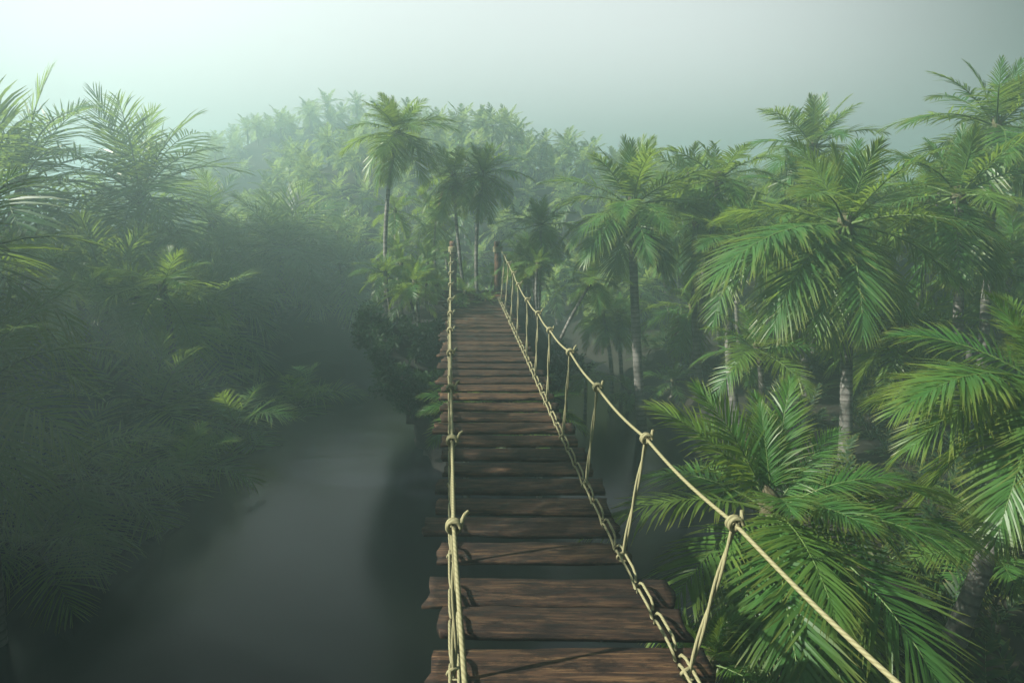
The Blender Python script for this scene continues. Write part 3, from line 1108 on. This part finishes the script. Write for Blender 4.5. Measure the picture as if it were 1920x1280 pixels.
palm('small spreading palm in front of dark trunks below the sunlit palm', P(1420, 655, 17.0), pxy(1420, 17.2, 800), 1.7, 17, 0.09, lod=1, seed=48, lo=1, hi=6)
palm('yellow green palm on a thin pale trunk behind the lone water edge palm', P(1298, 575, 24.5), pxy(1300, 24.5, 770), 1.95, 22, 0.10, lod=1, seed=49, lo=1, dead=2)
palm('small lit palm on the left of two thin pale trunks over the water', P(1128, 585, 25.5), pxy(1140, 25.5, 770), 1.6, 20, 0.085, lod=1, seed=50, lo=1)
palm('small lit palm on the right of two thin pale trunks over the water', P(1160, 590, 26.5), pxy(1172, 26.5, 770), 1.6, 20, 0.085, lod=1, seed=51, lo=1)
palm('palm crown with dark centre beside the drooping crown of the lone palm', P(1305, 410, 23.0), pxy(1310, 23, 760), 2.2, 24, 0.11, lod=1, seed=52)
palm('dark green palm between the lone palm and the sunlit palm', P(1392, 455, 19.5), pxy(1390, 19.5, 760), 2.3, 24, 0.12, lod=1, seed=53)
palm('little ground palm with a star of fronds at the water edge', P(1262, 715, 23.0), None, 1.1, 14, 0.07, lod=1, seed=54, hi=6)
palm('ground palm with pale young fronds under the thin trunks', P(1180, 735, 24.0), None, 1.1, 14, 0.07, lod=1, seed=55, hi=6, base_z=-0.3)
palm('low palm with hanging fronds beside the hanger ropes at the water edge', P(1098, 705, 23.5), None, 1.0, 14, 0.06, lod=1, seed=56, hi=6, base_z=-0.3)
palm('dim palm behind the trunk of the sunlit palm', P(1700, 620, 18.0), pxy(1705, 18, 800), 2.3, 20, 0.11, lod=1, seed=57, lo=1)
palm('small dark palm low at the right frame edge behind the leaning trunk', P(1860, 1030, 11.0), None, 1.6, 15, 0.08, lod=1, seed=58, hi=6)
palm('little palm under the near end of the bridge ropes', P(1330, 1240, 6.6), None, 0.9, 12, 0.06, lod=1, seed=59, hi=5)

rb = np.random.default_rng(77)
placed = []


def far_enough(x, y, m):
    for (a, b) in placed:
        if (a - x) ** 2 + (b - y) ** 2 < m * m:
            return False
    placed.append((x, y))
    return True


cnt = 0
tries = 0
while cnt < 34 and tries < 4000:
    tries += 1
    d = rb.uniform(19, 42)
    px = rb.uniform(1230 if d > 22 else 1500, 1990)
    x, y = pxy(px, d)
    g = gz(x, y)
    if g < 0.25 or not far_enough(x, y, 2.3):
        continue
    hgt = rb.uniform(3.2, 6.6) if d < 30 else rb.uniform(4, 6.5)
    lab, grp = (('palm in the dark thicket behind the sunlit palm on the right bank', 'palms of the dark thicket on the right bank') if px > 1480 else
                ('hazy green palm in the grove behind the lone water edge palm', 'palms of the grove behind the lone palm'))
    palm(lab, (x + rb.uniform(-0.6, 0.6), y + rb.uniform(-0.6, 0.6), g + hgt), (x, y), rb.uniform(1.9, 2.7), 18, rb.uniform(0.08, 0.12), lod=2, seed=300 + cnt, lo=1,
         group=grp)
    cnt += 1

# ------------------------------------------------------------------ palms of the left bank (against the light)
def lpalm(label, px, py, d, L, seed, N=22, bx=None, **kw):
    if d > 18:
        d, L = d * 1.25, L * 1.25
    return palm(label, P(px, py, d), pxy(bx or px, d + 0.2, 800), L, N, kw.pop('r0', 0.15), seed=seed, young=(0.85, 0.95, 1, 1), **kw)


lpalm('huge feathery palm crown at the upper left corner', 40, 345, 23.0, 4.2, 61, 26, lod=3)
lpalm('feathery palm with tall upright fronds against the white sky', 262, 370, 25.0, 4.0, 62, 26, lod=3)
lpalm('small arching palm between the white sky palm and the hill', 398, 420, 29.0, 2.6, 63, 18, lod=3)
lpalm('round dark palm crown on the right side of the left grove', 530, 470, 28.0, 3.1, 64, 26, lod=3)
lpalm('palm with a bright sunlit frond standing up in the grey grove', 200, 545, 22.0, 2.7, 65, 18, lod=3, hi=6)
lpalm('grey palm with an arched comb of fronds low in the left grove', 385, 610, 23.0, 3.2, 66, 22, lod=3)
lpalm('grey palm with a fan of fronds standing in front of the left grove', 285, 800, 18.5, 3.1, 67, 20, lod=3, hi=6)
lpalm('dark palm at the left frame edge with fronds sweeping down', -110, 505, 12.0, 2.7, 68, 24, lod=3, r0=0.12)
lpalm('nearly black palm lower at the left frame edge', -60, 735, 10.5, 2.1, 69, 22, lod=3, r0=0.12, bx=-80)
lpalm('low dim palm drooping over the water at the left', 110, 905, 14.0, 2.2, 70, 18, lod=3, lo=2, r0=0.1)
lpalm('dim palm at the back of the left grove under the round dark crown', 600, 600, 30.0, 2.8, 71, 22, lod=1)
lpalm('dim low palm at the right end of the left grove', 640, 700, 31.0, 2.4, 72, 20, lod=1)
palm('tall palm added out of view on the near left bank to shade the planks', (-9.4, 6.7, 9.8), (-9.8, 6.5), 2.6, 26, 0.13, seed=74, lod=1)  # out of view, placed only to cast shade on the deck
for q, (px, py, d, L, lb) in enumerate([
        (215, 905, 15.5, 2.0, 'faint low palm over the dark water, second from the left edge'),
        (345, 880, 17.5, 1.9, 'faint low palm standing farthest out over the dark water of the lower left'),
        (70, 1030, 12.6, 1.6, 'dark low palm nearest the lower left corner'),
        (440, 800, 21.0, 2.2, 'misty low palm on the shore right of the fan of grey fronds'),
        (560, 760, 25.0, 2.4, 'misty low palm at the water edge under the round dark crown')]):
    palm(lb, P(px, py, d), pxy(px, d + 0.2, 900), L, 15, 0.09, seed=90 + q, lod=3, lo=1, hi=6)
sr = np.random.default_rng(61)
for q in range(12):  # out-of-view palms added to roughen the high bank's shadow edge
    y = 14 + 2.1 * q + sr.uniform(-0.6, 0.6)
    x = -(y + 3) * sr.uniform(0.98, 1.2)
    palm('unseen palm added on the high left bank to break up its shadow', (x, y, gz(x, y) + sr.uniform(2.6, 4.4)), (x, y), sr.uniform(2.2, 2.9), 16, 0.12, lod=2, seed=640 + q, lo=1,
         group='unseen palms added on the high left bank')
lb_ = np.random.default_rng(88)
cnt = 0
tries = 0
while cnt < 26 and tries < 3000:
    tries += 1
    d = lb_.uniform(22, 40)
    px = lb_.uniform(-60, 660)
    x, y = pxy(px, d)
    g = gz(x, y)
    if g < 0.0 or not far_enough(x, y, 2.6):
        continue
    ch = g + lb_.uniform(2.0, 4.2)
    if (CAMZ - ch) / y * 1280 < (95 if px < 480 else 60):
        ch = CAMZ - (95 if px < 480 else 60) / 1280 * y
    if ch < g + 1.2:
        continue
    palm('grey misty palm crowded in the shade of the left grove', (x, y, ch), (x, y), lb_.uniform(2.3, 3.2), 17, 0.12, lod=3, seed=500 + cnt,
         group='palms in the shade of the left grove')
    cnt += 1

# ------------------------------------------------------------------ hill palms
def crown_geo(seed, N=17, n=13):
    rng = np.random.default_rng(seed)
    Vs, Fs, Ms, As, nv = [], [], [], [], 0
    for k in range(N):
        cls = int(1 + 6.9 * k / N)
        V, F, Mi, A = frond_geo(seed * 31 + k, cls, n, 2, 0.36, 0.066)
        s = rng.uniform(0.85, 1.1)
        a = rad(k * 137.5 + rng.uniform(-15, 15))
        R = np.array([[math.cos(a), -math.sin(a), 0], [math.sin(a), math.cos(a), 0], [0, 0, 1]])
        Vs.append((V * s) @ R.T)
        Fs.append(F + nv)
        Ms.append(Mi)
        As.append(A)
        nv += len(V)
    return np.concatenate(Vs), np.concatenate(Fs), np.concatenate(Ms), np.concatenate(As)


HILL = []
for q in range(5):
    V, F, Mi, A = crown_geo(700 + q)
    V = V * 1.0
    tb = MB()
    tb.tube([(0, 0, -2.7), (0.05, 0.03, -1.3), (0, 0, 0)], [0.08, 0.06, 0.05], 6, 2, cap=False)
    Vt, Ft = tb.V[0], tb.F[0]
    F2 = np.concatenate([F, Ft + len(V)])
    M2 = np.concatenate([Mi, np.full(len(Ft), 2)])
    V2 = np.concatenate([V, Vt])
    A2 = np.concatenate([A, np.zeros(len(Vt))])
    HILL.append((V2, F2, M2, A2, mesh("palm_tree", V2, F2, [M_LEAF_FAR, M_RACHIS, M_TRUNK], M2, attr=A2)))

hr = np.random.default_rng(5)
cand = []
hp = []
grid = {}


def hill_ok(x, y, m):
    i, j = int(x // 4), int(y // 4)
    for a in (-1, 0, 1):
        for b in (-1, 0, 1):
            for (u, v) in grid.get((i + a, j + b), ()):
                if (u - x) ** 2 + (v - y) ** 2 < m * m:
                    return False
    grid.setdefault((i, j), []).append((x, y))
    return True


_px = hr.uniform(250, 1560, 14000)
_d = np.sqrt(hr.uniform(33 ** 2, 58 ** 2, 14000))
_x = (_px - 960) / 1280 * _d
_g = H(_x, _d)
for px, d, x, g in zip(_px.tolist(), _d.tolist(), _x.tolist(), _g.tolist()):
    y = d
    if g < 0.3 or (d < 42 and px > 1230) or (d < 37 and px < 660):
        continue
    if hill_ok(x, y, 1.95):
        hp.append((d, x, y, g))
hp.sort()
Vs, Fs, Ms, As, nv = [], [], [], [], 0


def stuff_add(x, y, z, s, var, a):
    global nv
    V2, F2, M2, A2, _ = HILL[var]
    R = np.array([[math.cos(a), -math.sin(a), 0], [math.sin(a), math.cos(a), 0], [0, 0, 1]])
    Vs.append((V2 * s) @ R.T + np.array([x, y, z]))
    Fs.append(F2 + nv)
    Ms.append(M2)
    As.append(A2)
    nv += len(V2)


for i, (d, x, y, g) in enumerate(hp):
    s = hr.uniform(1.25, 1.8)
    z = g + hr.uniform(0.8, 2.4)
    if i < 170:
        o = link('palm_tree', HILL[i % 5][4], None, (x, y, z))
        o.scale = (s, s, s * hr.uniform(0.95, 1.1))
        o.rotation_euler = (hr.uniform(-0.12, 0.12), hr.uniform(-0.12, 0.12), hr.uniform(0, 6.28))
        tag(o, 'pale misty palm on the slope of the hill behind the bridge', 'palm tree', 'palms on the misty hill slope')
    else:
        stuff_add(x, y, z, s, i % 5, hr.uniform(0, 6.28))
nb = 0
_px = hr.uniform(200, 1560, 9000)
_d = hr.uniform(67, 87, 9000)
_x = (_px - 960) / 1280 * _d
_g = H(_x, _d)
for px, d, x, g in zip(_px.tolist(), _d.tolist(), _x.tolist(), _g.tolist()):
    y = d
    if g < 3 or not hill_ok(x, y, 2.2):
        continue
    nb += 1
    stuff_add(x, y, g + hr.uniform(0.5, 2.2), hr.uniform(1.4, 1.9), nb % 5, hr.uniform(0, 6.28))
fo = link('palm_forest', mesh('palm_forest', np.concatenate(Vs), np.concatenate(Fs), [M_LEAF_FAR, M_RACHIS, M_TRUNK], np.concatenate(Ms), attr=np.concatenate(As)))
tag(fo, 'far hazy palm forest covering the top of the hills', 'forest', kind='stuff')
print("hill palms", len(hp), "far", nb)

# ------------------------------------------------------------------ undergrowth
Vs, Fs, Ms, As, nv = [], [], [], [], 0
ug = np.random.default_rng(9)
UG = []
for q in range(4):
    vs, fs, ms, as_, n_ = [], [], [], [], 0
    for k in range(9):
        V, F, Mi, A = frond_geo(900 + 10 * q + k, int(ug.integers(1, 6)), 12, 2, 0.34, 0.06)
        a = rad(k * 137.5)
        R = np.array([[math.cos(a), -math.sin(a), 0], [math.sin(a), math.cos(a), 0], [0, 0, 1]])
        vs.append(V @ R.T)
        fs.append(F + n_)
        ms.append(Mi)
        as_.append(A)
        n_ += len(V)
    UG.append((np.concatenate(vs), np.concatenate(fs), np.concatenate(ms), np.concatenate(as_)))
n_ug = 0
for t in range(6000):
    d = ug.uniform(7, 46)
    px = ug.uniform(-60, 2000)
    x, y = pxy(px, d)
    g = gz(x, y)
    if g < (0.8 if px > 900 else 0.25) or n_ug > 700 or (d < 20 and 900 < px < 1400):
        continue
    n_ug += 1
    V2, F2, M2, A2 = UG[n_ug % 4]
    a = ug.uniform(0, 6.28)
    R = np.array([[math.cos(a), -math.sin(a), 0], [math.sin(a), math.cos(a), 0], [0, 0, 1]])
    Vs.append((V2 * ug.uniform(0.5, 1.1)) @ R.T + np.array([x, y, g - 0.03]))
    Fs.append(F2 + nv)
    Ms.append(M2)
    As.append(A2)
    nv += len(V2)
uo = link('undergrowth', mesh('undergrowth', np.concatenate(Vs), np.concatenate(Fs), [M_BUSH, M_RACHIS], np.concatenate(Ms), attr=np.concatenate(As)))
tag(uo, 'dark ferny undergrowth covering the ground of both banks', 'undergrowth', kind='stuff')
